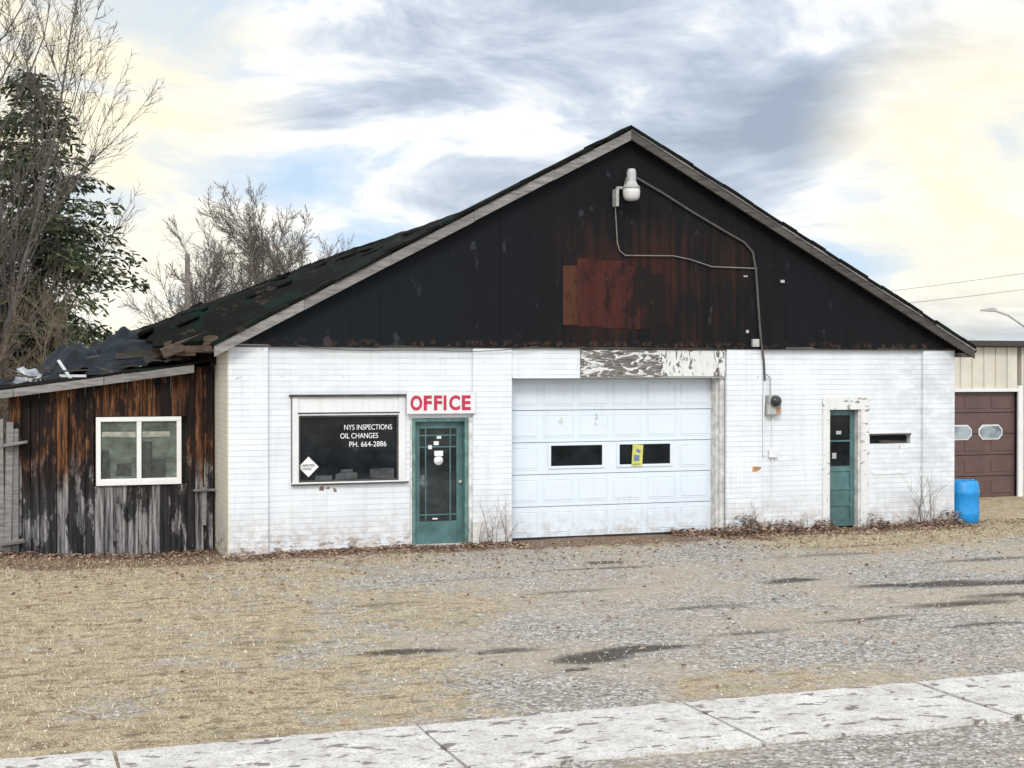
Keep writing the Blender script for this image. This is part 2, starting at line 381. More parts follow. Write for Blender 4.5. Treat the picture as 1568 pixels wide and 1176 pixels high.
MB().box(3.20,3.34,Y-.001,Y+.02,1.39,1.47).box(3.19,3.27,Y-.001,Y+.02,1.56,1.62).box(3.1,3.16,Y,Y+.02,1.50,1.56).box(3.24,3.31,Y,Y+.02,1.66,1.70).box(3.17,3.25,Y-.001,Y+.02,.40,.42).make('door_stickers',M_wlet,shop)
lathe('door_poster',[(.075,-.002),(.075,.002)],20,M_wlet,shop).matrix_world=Matrix.Translation((3.27,Y+.015,1.32))@Matrix.Rotation(math.pi/2,4,'X')
lathe('door_handle',[(.02,0),(.03,.02),(.028,.05),(.01,.06)],12,M_lgrey,shop).matrix_world=Matrix.Translation((3.61,Y,.98))@Matrix.Rotation(math.pi/2,4,'X')

# garage door
gd=MB(); Yd=.30; secs=[0,.52,1.04,1.56,2.08,2.60]; GX0,GX1=4.43,8.11
wins=[(5.19,6.15),(6.40,7.38)]
for k in range(5):
    z0,z1=secs[k]+.005,secs[k+1]-.005
    if k==2:
        wz0,wz1=1.15,1.525
        gd.box(GX0,GX1,Yd,Yd+.05,z0,wz0); gd.box(GX0,GX1,Yd,Yd+.05,wz1,z1)
        for a,b in [(GX0,wins[0][0]),(wins[0][1],wins[1][0]),(wins[1][1],GX1)]: gd.box(a,b,Yd,Yd+.05,wz0,wz1)
        for a,b in wins:
            gd.box(a-.02,a+.03,Yd-.018,Yd,wz0-.02,wz1+.02); gd.box(b-.03,b+.02,Yd-.018,Yd,wz0-.02,wz1+.02)
            gd.box(a+.03,b-.03,Yd-.018,Yd,wz1-.02,wz1+.02); gd.box(a+.03,b-.03,Yd-.018,Yd,wz0-.02,wz0+.025)
        cells=[(0,1),(5,6)]
    else:
        gd.box(GX0,GX1,Yd,Yd+.05,z0,z1); cells=[(i,i+1) for i in range(6)]
    wd=(GX1-GX0)/6
    for a,b in cells:
        xa=GX0+a*wd+.07; xb=GX0+b*wd-.07; za=z0+.10; zb=z1-.10
        gd.box(xa,xb,Yd-.008,Yd,za,zb)
        t=.010
        gd.box(xa-.03,xb+.03,Yd-.006,Yd,zb+.02,zb+.02+t); gd.box(xa-.03,xb+.03,Yd-.006,Yd,za-.02-t,za-.02)
        gd.box(xa-.03,xa-.03+t,Yd-.006,Yd,za-.02,zb+.02); gd.box(xb+.03-t,xb+.03,Yd-.006,Yd,za-.02,zb+.02)
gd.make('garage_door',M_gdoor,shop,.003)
MB().box(GX0,GX1,Yd+.051,Yd+.055,0,2.6).make('garage_door_joints',M_lgrey,shop)
gg=MB(); [gg.box(a+.0,b,Yd+.01,Yd+.02,1.15,1.525) for a,b in wins]; gg.make('garage_door_windows',M_glass,shop)
MB().box(GX0,8.22,Yd-.02,Yd+.06,-.1,.006).box(GX0,8.22,Yd-.01,Yd+.04,.006,.03).make('door_weather_seal',M_black,shop)
MB().box(8.11,8.219,.12,Yd+.05,0,2.6).box(8.15,8.219,.04,.12,0,2.6).make('garage_door_jamb',M_beige,shop,.004)
MB().box(6.65,6.84,Yd-.030,Yd-.022,1.14,1.50,0,Matrix.Rotation(.06,3,'Y')).make('yellow_notice',simple('yellow_paper',(.62,.60,.16),.7,.1),shop)
MB().box(6.68,6.78,Yd-.034,Yd-.031,1.23,1.33,0,Matrix.Rotation(.06,3,'Y')).box(6.72,6.80,Yd-.034,Yd-.031,1.37,1.42,0,Matrix.Rotation(.3,3,'Y')).box(6.67,6.80,Yd-.034,Yd-.031,1.17,1.185).make('notice_print',simple('blue_print',(.14,.22,.36),.7,.1),shop)
M_lime=simple('lime_paint',(.52,.62,.34),.7,.1)
tube('chalk_mark_a',[(5.41,Yd-.012,1.97),(5.35,Yd-.012,1.88),(5.44,Yd-.012,1.90)],.005,M_lime,shop); tube('chalk_mark_b',[(5.41,Yd-.012,1.94),(5.40,Yd-.012,1.84)],.005,M_lime,shop)
tube('chalk_mark_c',[(6.0,Yd-.012,2.01),(6.03,Yd-.012,1.99),(6.04,Yd-.012,1.95),(6.01,Yd-.012,1.92),(5.99,Yd-.012,1.96)],.005,simple('faded_olive',(.32,.36,.27),.7,.1),shop)
tube('chalk_mark_d',[(6.0,Yd-.012,1.89),(5.99,Yd-.012,1.84),(6.02,Yd-.012,1.83)],.004,M_lgrey,shop)
MB().box(4.43,5.60,-.035,.0,2.60,3.09).make('header_board_white',M_brick,shop)
MB().box(5.61,7.02,-.055,.0,2.62,3.06,.004).make('header_board_peeling',M_peel,shop)
MB().box(7.025,8.20,-.05,.0,2.63,3.06,.004).make('header_board_worn',M_peel3,shop)
MB().box(5.6,8.21,-.06,-.0,3.06,3.082,.004).make('header_cap',M_greyd,shop)

# right door
fr=MB(); fr.box(10.09,10.22,-.03,.04,0,2.17); fr.box(10.84,11.0,-.03,.04,0,2.17); fr.box(10.08,11.01,-.035,.04,2.05,2.27)
fr.make('side_door_frame',M_peel2,shop,.004)
MB().box(10.80,10.84,.0,.16,0,2.05).box(10.22,10.24,.0,.16,0,2.05).make('side_door_jamb',M_beige,shop)
dd=MB(); Y=.11; a,b=10.24,10.80
dd.box(a,a+.06,Y,Y+.05,.03,2.05); dd.box(b-.09,b,Y,Y+.05,.03,2.05); dd.box(a+.06,b-.09,Y,Y+.05,1.95,2.05); dd.box(a+.06,b-.09,Y,Y+.05,.03,.12)
dd.box(a+.06,b-.09,Y,Y+.05,.98,1.07); dd.box(a+.06,b-.09,Y,Y+.05,.66,.71); dd.box(a+.06,b-.09,Y,Y+.05,.38,.43)
dd.box(a+.06,b-.09,Y+.02,Y+.04,.12,.98); dd.box(a+.06,b-.09,Y+.01,Y+.04,1.49,1.52)
dd.make('side_door',M_teal,shop,.003)
MB().box(a+.06,b-.09,Y+.02,Y+.03,1.07,1.95).make('side_door_glass',M_glass,shop)
MB().box(a+.12,a+.2,Y+.012,Y+.02,1.2,1.3).box(a+.2,a+.3,Y+.012,Y+.02,1.62,1.68).make('side_door_stickers',M_lgrey,shop)
MB().box(11.03,11.86,.12,.2,1.4,1.65).make('slot_void',M_dark,shop)
MB().box(11.02,11.86,-.03,.02,1.60,1.625,.004).box(11.25,11.8,.0,.06,1.45,1.50,.015).make('slot_trim',M_greyd,shop)
MB().box(11.10,11.80,-.012,.0,.92,.96,.003).box(11.0,11.9,-.01,0,1.625,1.66,.003).make('wall_patch',M_white,shop)
MB().box(8.70,8.86,-.074,-.06,1.03,1.11,.008).make('orange_spalled_brick',simple('orange_brick',(.55,.30,.13),.9,.3,20),shop)
# electric gear
em=empty('electric_meter',(9.08,-.08,2.15))
MB().box(-.13,.13,-.06,.08,-.17,.02).box(-.10,.10,-.05,.08,.02,.16).make('meter_box',M_lgrey,em,.01)
o=lathe('meter_glass',[(.095,0),(.095,.05),(.085,.10),(.05,.12)],20,M_glass3,em); o.matrix_local=Matrix.Translation((0,-.05,.06))@Matrix.Rotation(math.pi/2,4,'X')
o=lathe('meter_ring',[(.11,0),(.11,.03),(.097,.035)],20,M_lgrey,em); o.matrix_local=Matrix.Translation((0,-.045,.06))@Matrix.Rotation(math.pi/2,4,'X')
mesh('meter_tag',[(.03,-.063,-.14),(.11,-.063,-.14),(.11,-.063,-.03),(.03,-.063,-.03)],[(0,1,2,3)],simple('brown_tag',(.40,.22,.10),.7,.1),em)
MB().box(9.03,9.19,-.07,.0,1.25,1.39).make('outlet_box',M_white,shop,.01)
tube('conduit_main',[(6.5,-.15,5.86),(7.0,-.14,5.62),(7.5,-.14,5.35),(8.1,-.14,5.05),(8.50,-.14,4.86),(8.66,-.14,4.70),(8.72,-.14,4.4),(8.80,-.14,3.4),(8.83,-.14,3.15),(8.90,-.09,2.9),(8.92,-.09,2.55)],.020,M_metal,shop)
tube('conduit_lower',[(8.92,-.09,2.6),(8.92,-.05,2.0),(8.92,-.05,1.3)],.018,M_white,shop)
tube('conduit_meter',[(8.90,-.09,2.70),(9.05,-.05,2.6),(9.05,-.05,2.3)],.012,M_lgrey,shop)
tube('conduit_outlet',[(9.1,-.03,2.0),(9.1,-.03,1.35),(9.1,-.03,.7),(9.02,-.03,.45)],.010,M_white,shop)
tube('lamp_cable',[(6.16,-.14,5.42),(6.20,-.14,4.78),(6.24,-.14,4.66),(6.34,-.14,4.585),(7.2,-.14,4.60),(7.5,-.14,4.55),(7.9,-.14,4.44),(8.74,-.14,4.43)],.010,simple('cable_grey',(.2,.19,.18),.6),shop)
MB().box(8.66,8.78,-.16,-.1,3.12,3.25).box(9.2,9.27,-.14,-.1,4.2,4.25).box(8.55,8.6,-.13,-.1,3.35,3.4).box(8.5,8.57,-.14,-.1,4.28,4.31).make('junction_boxes',M_lgrey,shop,.005)
tube('sagging_wire',[(1.0+i*.35,-.13,3.10-.02*math.sin(i*.9)-.08*math.sin(math.pi*i/11)) for i in range(12)],.006,M_metal,shop)
wl=empty('wall_lamp',(6.35,-.36,5.7))
lathe('lamp_cap',[(.02,.26),(.06,.25),(.075,.20),(.075,.06),(.10,.0),(.13,-.03),(.145,-.06)][::-1],20,M_lgrey,wl)
lathe('lamp_globe',[(.135,-.06),(.14,-.12),(.13,-.20),(.10,-.245),(.03,-.26)][::-1],20,simple('milky_glass',(.62,.62,.60),.25,.08),wl)
tube('lamp_arm',[(0,.26,.02),(0,.18,.12),(0,.08,.14)],.02,M_lgrey,wl)
MB().box(-.22,-.17,.10,.26,-.34,-.06).box(-.19,-.05,.12,.2,-.06,-.02).make('photo_cell_bracket',M_lgrey,wl,.006)

# OFFICE sign
sg=empty('office_sign',(0,0,0))
MB().box(2.70,3.80,-.115,-.085,2.055,2.395).make('sign_board',M_white,sg,.004)
for i_,(ch,lx0) in enumerate(zip('OFFICE',[2.755,2.965,3.13,3.285,3.375,3.58])):
    wds={'O':.185,'F':.13,'I':.045,'C':.175,'E':.145}
    text('letter_%d'%i_,ch,lx0,lx0+wds[ch],2.11,2.34,-.119,M_redletter,sg,.035)

# ---------------------------------------------------------------- SHED
random.seed(12)
sh=empty('wooden_shed'); YS=1.40
b=MB(); x=-3.05
while x<-.03:
    wd=random.uniform(.11,.25); x1=min(x+wd,-.03); top=2.85-.135*(-x)-.03; y=YS+random.uniform(-.014,.014)
    mid=(x+x1)/2; bot=-.22+random.uniform(0,.08)
    if -1.86<mid<-.50:
        b.box(x,x1-.008,y,y+.025,bot,.955,.002); b.box(x,x1-.006,y,y+.025,2.02,top,.002)
    else:
        b.box(x,x1-.010,y,y+.025,bot,top,.004)
    x=x1
b.make('front_boards',M_shed,sh)
b=MB(); yy=YS+.03
while yy<7:
    b.box(-3.06,-3.035,yy,yy+.2,-.2,2.4,.004); yy+=.21
b.box(-3.0,-.05,YS+.2,YS+.25,-.2,2.3); b.make('side_and_inner_boards',M_greyd,sh)
wf=MB(); wx0,wx1,wz0,wz1=-1.81,-.53,.96,2.01
wf.box(wx0,wx1,YS-.04,YS+.05,wz1-.07,wz1); wf.box(wx0,wx1,YS-.05,YS+.05,wz0,wz0+.07)
wf.box(wx0,wx0+.07,YS-.04,YS+.05,wz0+.07,wz1-.07); wf.box(wx1-.07,wx1,YS-.04,YS+.05,wz0+.07,wz1-.07)
wf.box(-1.205,-1.135,YS-.035,YS+.05,wz0+.07,wz1-.07); wf.box(wx0+.07,-1.205,YS-.02,YS+.04,wz0+.07,wz0+.10); wf.box(-1.135,wx1-.07,YS-.02,YS+.04,wz0+.07,wz0+.10)
wf.make('window_frame',simple('white_vinyl',(.78,.78,.76),.4,.04),sh,.004)
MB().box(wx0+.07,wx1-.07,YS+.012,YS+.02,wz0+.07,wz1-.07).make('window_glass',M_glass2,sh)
MB().box(-1.72,-1.60,YS+.005,YS+.009,1.05,1.5,.01).box(-1.12,-.98,YS+.005,YS+.009,1.05,1.62,.01).box(-.97,-.78,YS+.005,YS+.009,1.05,1.35,.01).box(-1.5,-1.28,YS+.005,YS+.009,1.1,1.3,.01).make('things_behind_glass',simple('dim_interior_things',(.045,.05,.045),.4,.3,12),sh)
MB().box(-1.72,-1.22,YS+.005,YS+.009,1.70,1.78,.006).box(-1.12,-.70,YS+.005,YS+.009,1.70,1.78,.006).make('shelf_behind_glass',simple('pale_shelf',(.34,.34,.29),.5,.2,12),sh)
v=[];f=[]; nx=24;nyy=20
for j in range(nyy+1):
    for i in range(nx+1):
        X=-4.3+4.28*i/nx; Yy=YS-.22+5.2*j/nyy
        v.append((X,Yy,2.86+.135*X+.05*mnoise.noise(Vector((X*1.3,Yy*1.3,0)))+.0))
for j in range(nyy):
    for i in range(nx):
        a=j*(nx+1)+i; f.append((a,a+1,a+nx+2,a+nx+1))
o=mesh('shed_roof',v,f,M_roof,sh); m=o.modifiers.new('s','SOLIDIFY'); m.thickness=.03; m.offset=1
ff=MB()
for i in range(3):
    xa=-4.3+i*1.3; xb=xa+1.29 if i<2 else -.36
    za=2.86+.135*xa; zb=2.86+.135*xb
    ff.prism([(xa,za-.12),(xb,zb-.12),(xb,zb+.0),(xa,za+.0)],YS-.25,YS-.222)
ff.make('fascia',M_grey,sh)
ll=MB()
ll.box(-3.36,-3.14,YS-.05,YS+.0,-.1,2.0,.01); ll.box(-3.12,-3.02,YS-.09,YS-.05,.0,1.95,.01,Matrix.Rotation(.02,3,'Y'))
ll.box(-3.02,-2.93,YS-.06,YS-.03,.0,1.85,.01); ll.box(-3.9,-3.78,YS,YS+.05,-.1,2.2,.01)
ll.box(-4.0,-3.1,YS+.05,YS+.09,1.5,1.62,.01); ll.box(-4.0,-3.1,YS+.05,YS+.09,.3,.42,.01); ll.box(-4,-3.1,YS+.05,YS+.09,.95,1.05,.01)
ll.box(-3.15,-2.80,YS-.25,YS-.0,1.62,1.66,.01,Matrix.Rotation(-.15,3,'Y')); ll.box(-3.2,-2.85,YS-.25,YS-.0,.14,.18,.01,Matrix.Rotation(-.1,3,'Y'))
ll.box(-.35,-.02,YS-.1,YS-.02,.84,.87,.006); ll.box(-.22,-.15,YS-.05,YS-.02,.3,.9,.006)
ll.make('loose_boards',M_grey,sh)
def tarp(name,cx_,cy,cz,sx,sy,hh,seed,mat,fold=.16):
    v=[];f=[];n=34
    for j in range(n+1):
        for i in range(n+1):
            a=i/n*2-1;c=j/n*2-1; p=Vector((a*1.2+seed,c*1.2,seed*1.7))
            k=max(0,1-(a*a*.8+c*c)*.75)
            z=hh*k*(.75+.8*mnoise.noise(p)+fold*abs(mnoise.noise(p*3.5)))
            v.append((cx_+a*sx*(1+.25*mnoise.noise(p*1.5)),cy+c*sy,cz+.135*(a*sx)+max(0,z)+.02))
    for j in range(n):
        for i in range(n):
            a=j*(n+1)+i; f.append((a,a+1,a+n+2,a+n+1))
    return mesh(name,v,f,mat,sh,True)
M_tarp=simple('black_tarp',(.007,.013,.020),.5,.4,5,spec=.22)
tarp('torn_tarp',-1.9,3.6,2.58,.75,.9,.66,2.1,M_tarp,.35); tarp('torn_tarp_fold',-1.1,4.2,2.68,.75,1.0,.85,7.3,M_tarp,.3); tarp('torn_tarp_end',-2.9,4.6,2.42,.5,.6,.3,4.4,M_tarp,.3)
def crumple(name,P,seed,mat,n=9,amp=.10):
    v=[];f=[]; A,B,C_,D_=map(Vector,P)
    for j in range(n+1):
        for i in range(n+1):
            s=i/n;t=j/n; q=A.lerp(B,s).lerp(D_.lerp(C_,s),t); r_=mnoise.noise_vector(Vector((s*3+seed,t*3,seed)))
            v.append(q+r_*amp)
    for j in range(n):
        for i in range(n):
            a=j*(n+1)+i; f.append((a,a+1,a+n+2,a+n+1))
    return mesh(name,v,f,mat,sh,True)
crumple('hanging_sheet',[(-2.05,2.6,2.62),(-1.0,2.3,2.80),(-.72,2.6,3.30),(-1.45,3.0,3.20)],3.3,M_tarp)
crumple('hanging_sheet_b',[(-2.55,3.2,2.60),(-1.9,3.0,2.66),(-1.6,3.4,3.14),(-2.0,3.7,2.90)],6.1,M_tarp)
M_sheet=simple('bent_sheet_metal',(.34,.36,.38),.45,.35,5)
crumple('bent_sheet',[(-3.0,2.8,2.50),(-2.55,2.7,2.52),(-2.6,3.0,2.74),(-2.9,3.1,2.78)],1.2,M_sheet,7,.08)
crumple('bent_sheet_b',[(-.75,1.6,2.86),(-.35,1.55,2.90),(-.38,1.9,3.05),(-.72,2.0,3.0)],8.2,M_greyd,7,.06)
db=MB()
for i in range(24):
    xx=random.uniform(-3.1,-.4); yy=random.uniform(1.6,4.2); zz=2.90+.135*xx+random.uniform(.0,.16)
    R=Matrix.Rotation(random.uniform(-.5,.5),3,'Y')@Matrix.Rotation(random.uniform(-1,1),3,'Z')
    l=random.uniform(.08,.34); db.box(xx-l,xx+l,yy-.03,yy+.03,zz-.012,zz+.012,.004,R)
db.make('roof_debris',M_greyd,sh)
db=MB().box(-2.42,-2.02,2.3,2.34,2.70,2.745,.004,Matrix.Rotation(1.0,3,'Y')).box(-2.95,-2.65,2.5,2.56,2.62,2.65,.004,Matrix.Rotation(.9,3,'Y')).box(-2.3,-1.9,2.4,2.44,2.62,2.66,.004)
db.make('pale_battens',M_white,sh)
db=MB()
for a in [(-.95,2.2,3.0,.5,-.12),(-.6,2.0,2.98,.45,-.2),(-1.3,2.8,2.95,.6,-.1),(-.55,1.7,3.12,.3,.1),(-.7,3.0,3.16,.5,-.25),(-1.0,3.6,3.2,.6,-.3)]:
    db.box(a[0]-a[3],a[0]+a[3],a[1],a[1]+.06,a[2]-.05,a[2]+.05,.015,Matrix.Rotation(a[4],3,'Y'))
db.make('broken_rafters',M_greyd,sh)

# ---------------------------------------------------------------- NEIGHBOUR BUILDING
nb=empty('metal_sided_garage'); YN=4.2
M_sid=simple('cream_metal_siding',(.62,.58,.50),.5,.08,2)
sd=MB(); 
def ribs(b,x0,x1,z0,z1):
    b.box(x0,x1,YN,YN+.15,z0,z1); x=x0+.05
    while x<x1-.05:
        b.box(x,x+.04,YN-.03,YN,z0,z1); x+=.30
ribs(sd,13.4,14.78,-.1,3.22); ribs(sd,14.78,17.5,2.34,3.22); ribs(sd,17.62,18.3,-.1,3.22); ribs(sd,18.3,21.2,2.34,3.22); ribs(sd,21.2,27,-.1,3.22)
sd.box(13.4,13.5,YN+.15,YN+12,-.1,3.22)
sd.make('siding',M_sid,nb)
MB().box(13.2,27.3,YN-.25,YN+12,3.24,3.36).make('roof_edge',simple('dark_brown_metal',(.035,.03,.028),.5,.1),nb,.01)
MB().box(14.70,14.78,YN-.04,YN,0,2.34).box(17.50,17.62,YN-.05,YN,-.1,2.40).box(14.7,17.62,YN-.045,YN,2.27,2.34).box(18.3,21.2,YN-.045,YN,2.27,2.34).make('door_trim',M_white,nb)
M_brown=simple('brown_door_steel',(.105,.062,.056),.55,.1,3)
bd=MB()
for X0,X1 in ((14.78,17.50),(18.3,21.2)):
    for k in range(5):
        z0=k*.455; bd.box(X0,X1,YN+.08,YN+.12,z0+.006,z0+.449)
        if k!=3:
            for i in range(4):
                wd=(X1-X0)/4; bd.box(X0+i*wd+.07,X0+(i+1)*wd-.07,YN+.068,YN+.08,z0+.09,z0+.36)
bd.make('overhead_doors',M_brown,nb,.004)
MB().box(14.78,21.2,YN+.13,YN+.14,0,2.3).make('door_back',M_dark,nb)
wn=MB(); wg=MB()
for a,b_ in ((14.9,15.45),(15.80,16.38),(16.56,17.17)):
    def oct_(x0,x1,z0,z1,k): return [(x0+k,z0),(x1-k,z0),(x1,z0+k),(x1,z1-k),(x1-k,z1),(x0+k,z1),(x0,z1-k),(x0,z0+k)]
    wn.prism(oct_(a,b_,1.24,1.56,.1),YN+.06,YN+.08); wg.prism(oct_(a+.025,b_-.025,1.265,1.535,.09),YN+.05,YN+.059)
wn.make('door_window_frames',M_white,nb); wg.make('door_window_glass',mat_glass('pale_glass',(.22,.26,.28),.5,.03,(.35,.4,.42)),nb)

# ---------------------------------------------------------------- BARREL
br=empty('plastic_barrel',(13.06,.12,0))
M_blue=simple('blue_plastic',(.01,.25,.60),.42,.14,3)
lathe('drum',[(.255,0),(.27,.02),(.275,.10),(.285,.16),(.285,.20),(.278,.23),(.278,.50),(.288,.53),(.288,.57),(.278,.60),(.27,.70),(.25,.745),(.225,.76),(.22,.745),(.215,.735)],36,M_blue,br)
MB().box(-.20,.20,-.03,.03,.735,.77).box(-.03,.03,-.2,.2,.735,.765).make('top_ribs',M_blue,br,.01)
lathe('bung',[(.035,.735),(.035,.775),(.03,.78)],14,M_blue,br,(.12,-.1,0))

# ---------------------------------------------------------------- GROUND
def sm(a,b,x):
    t=np.clip((x-a)/(b-a),0,1); return t*t*(3-2*t)
def gz(x,y):
    return -.14*np.exp(-((x+1.0)/1.7)**2-((y-1.2)/1.6)**2)
def fbm(x,y,s):
    return mnoise.fractal(Vector((x*s,y*s,2.3)),1.0,2.0,4)
xs=np.concatenate([[-900,-400,-200,-100,-60,-35,-22],np.arange(-14,18.01,.12),[22,30,45,80,150,300,900]])
ys=np.concatenate([[-900,-300,-100,-50,-30,-20],np.arange(-14,3.01,.12),[5,8,12,20,35,60,100,200,400,900]])
nx=len(xs);nyy=len(ys)
XX,YY=np.meshgrid(xs,ys); near=(XX>-14.1)&(XX<18.1)&(YY>-14.1)&(YY<3.1)
ZZ=gz(XX,YY); V=[];C=np.zeros((nx*nyy,4),np.float32); k=0
spots=[(.53,-8.0,.6,.16,.9),(1.5,-8.3,.5,.14,.7),(2.1,-8.9,.45,.2,1.),(2.75,-8.6,.65,.16,1.),(1.8,-9.3,.15,.08,1.1),(7.8,-5.9,1.1,.18,.9),(6.5,-5.1,.5,.2,.9),(7.4,-7.4,.9,.2,.8),(9.2,-6.2,1.6,.18,.8),(8.4,-7.0,.9,.18,.7),(4.9,-2.67,.25,.14,1.4),(4.6,-3.2,1.2,.14,.6),(8.3,-3.0,1.6,.25,.5),(10.4,-4.2,1.6,.25,.6),(4.5,-6.6,.9,.2,.55),(1.0,-5.2,.9,.2,.5),(3.4,-5.0,1.0,.18,.55),(5.8,-7.9,.9,.16,.6),(2.5,-3.6,1.2,.15,.45),(-3.2,-5.0,.5,.15,.5),(-3.4,-4.0,.2,.12,.8),(4.2,-8.2,.7,.14,.6),(9.5,-2.2,1.5,.18,.5),(6.8,-8.6,.8,.15,.6),(-.8,-7.0,.7,.2,.45)]
for j in range(nyy):
    for i in range(nx):
        x,y=xs[i],ys[j]; z=ZZ[j,i]
        n1=fbm(x,y,.35) ; n2=fbm(x+9,y,1.4)
        if near[j,i]: z+= .014*n2
        V.append((x,y,z))
        gr=float(sm(3.2,-2.0,x+1.8*n1-.30*(y+6)))*(.85+.5*n2)
        gr=max(gr,.85*float(sm(-4.2,-1.2,y+1.0*n1))*float(sm(6.0,9.5,x)))
        gr=max(gr,float(sm(4,9,y))*.9)
        gr=max(gr,.6*float(sm(.08,.45,n1))*float(sm(9,2,x)))
        gr=max(gr,.6*float(sm(-1.8,-.6,y+.6*n2)))
        dk=0
        for a,b,rx,ry,s in spots: dk+=s*math.exp(-((x-a)/rx)**2-((y-b)/ry)**2)
        lf=float(sm(-1.5,-.2,y+.45*n2))*float(sm(13.5,12.8,x))*float(sm(-6,-2,x))
        C[k]=(max(0,gr),min(1,dk),lf,1); k+=1
F=[(j*nx+i,j*nx+i+1,(j+1)*nx+i+1,(j+1)*nx+i) for j in range(nyy-1) for i in range(nx-1)]
def mat_ground():
    n=N('gravel_and_dry_grass'); p=n.pos()
    at=n.new('ShaderNodeAttribute',attribute_name='mask'); r,gm,bm=n.sep(at.outputs['Color'])
    vo=n.new('ShaderNodeTexVoronoi'); n.put(vo.inputs['Vector'],p); vo.inputs['Scale'].default_value=38
    vv=n.sep(vo.outputs['Color']); fine=n.noise(p,55,4,.8); g2=n.noise(p,6,5,.75); g3=n.noise(n.vmul(p,(1,2.0,1)),3.0,5,.75)
    grav=n.ramp(vv[0],[(0,(.20,.18,.16)),(.35,(.43,.40,.365)),(.75,(.64,.61,.565)),(1,(.88,.86,.82))])
    grav=n.mix(n.ramp(n.noise(p,14,5,.75),[(.36,.8),(.54,0)]),grav,(.17,.145,.12))
    grav=n.mix(n.mr(g3,.50,.64,0,.65),grav,(.22,.185,.15)); grav=n.mix(n.mr(n.noise(p,.5,5,.6),.40,.62,0,.6),grav,(.52,.43,.32))
    grass=n.ramp(fine,[(.36,(.14,.10,.06)),(.48,(.48,.38,.24)),(.62,(.88,.76,.54))])
    grass=n.mix(n.mr(g3,.48,.62,0,.8),grass,n.ramp(fine,[(.35,(.11,.08,.055)),(.55,(.29,.22,.145)),(.7,(.46,.39,.30))]))
    grass=n.mix(n.mr(g2,.50,.66,0,.75),grass,(.20,.15,.10)); grass=n.mix(n.mr(n.noise(p,.8,4,.6),.56,.70,0,.4),grass,(.24,.22,.12))
    gf=n.mr(n.math('ADD',r,n.math('MULTIPLY',n.math('SUBTRACT',n.noise(p,4,5,.78),.5),2.0)),.3,.7)
    c=n.mix(gf,grav,grass)
    leaf=n.ramp(fine,[(.3,(.07,.04,.028)),(.6,(.24,.15,.10)),(.8,(.40,.29,.19))])
    lf=n.mr(n.math('ADD',bm,n.math('MULTIPLY',n.math('SUBTRACT',g2,.5),1.2)),.35,.7)
    c=n.mix(n.math('MULTIPLY',lf,.8),c,leaf)
    dk=n.mr(n.math('MULTIPLY',gm,n.math('ADD',n.noise(n.vmul(p,(1,1.8,1)),7,5,.85),.30)),.15,.55)
    c=n.mix(n.math('MULTIPLY',dk,.82),c,(.035,.032,.029))
    h=n.math('ADD',n.math('MULTIPLY',vo.outputs['Distance'],-.6),fine)
    return n.out(c,.93,n.bump(h,.9,.025),spec=.2)
gr_o=mesh('ground',V,F,mat_ground(),None,True)
ca=gr_o.data.color_attributes.new('mask','FLOAT_COLOR','POINT'); ca.data.foreach_set('color',C.ravel())

sw=empty('sidewalk'); n=N('old_concrete'); p=n.pos(); 
c=n.ramp(n.noise(p,2.2,5,.7),[(.3,(.50,.48,.45)),(.7,(.76,.745,.72))])
c=n.mix(n.mr(n.noise(p,48,4,.8),.50,.60,0,.7),c,(.32,.29,.26)); c=n.mix(n.mr(n.noise(p,9,5,.75),.50,.64,0,.6),c,(.34,.30,.26))
hole=n.mr(n.noise(n.vmul(p,(1.3,2.2,1)),3.4,5,.62,.2),.585,.62); c=n.mix(n.math('MULTIPLY',hole,.85),c,(.14,.11,.09))
M_conc=n.out(c,.9,n.bump(n.math('SUBTRACT',n.noise(p,40,4,.8),hole),.6,.014)); 
x=-9.1; i=0
while x<22:
    x1=x+2.235; dz=random.uniform(-.008,.008); 
    NX=24; v=[];f=[]
    for a in range(NX+1):
        xx=x+.014+(x1-x-.028)*a/NX
        for yy in (-12.22,-11.55,-10.90):
            e=(.04*mnoise.noise(Vector((xx*4,yy,0)))+.045*mnoise.noise(Vector((xx*13,yy,0)))) if yy!=-11.55 else 0
            v.append((xx+.03*mnoise.noise(Vector((yy*5,i*3.1,1)))*(a in(0,NX)),yy+e,.032+dz+.01*mnoise.noise(Vector((xx,yy,0)))))
    m_=len(v); v+=[(q[0],q[1],-.05) for q in v]
    for a in range(NX):
        for b in range(2):
            k=a*3+b; f.append((k,k+3,k+4,k+1))
        f.append((a*3,m_+a*3,m_+a*3+3,a*3+3)); f.append((a*3+2,a*3+5,m_+a*3+5,m_+a*3+2))
    f.append((0,1,m_+1,m_));f.append((1,2,m_+2,m_+1)); k=NX*3; f.append((k,m_+k,m_+k+1,k+1)); f.append((k+1,m_+k+1,m_+k+2,k+2))
    mesh('slab_%d'%i,v,f,M_conc,sw); x=x1; i+=1
rd=mesh('road',[(-300,-30,.02),(300,-30,.02),(300,-14.4,.02),(-300,-14.4,.02)],[(0,1,2,3)],simple('asphalt',(.055,.055,.055),.9,.2,30),None)

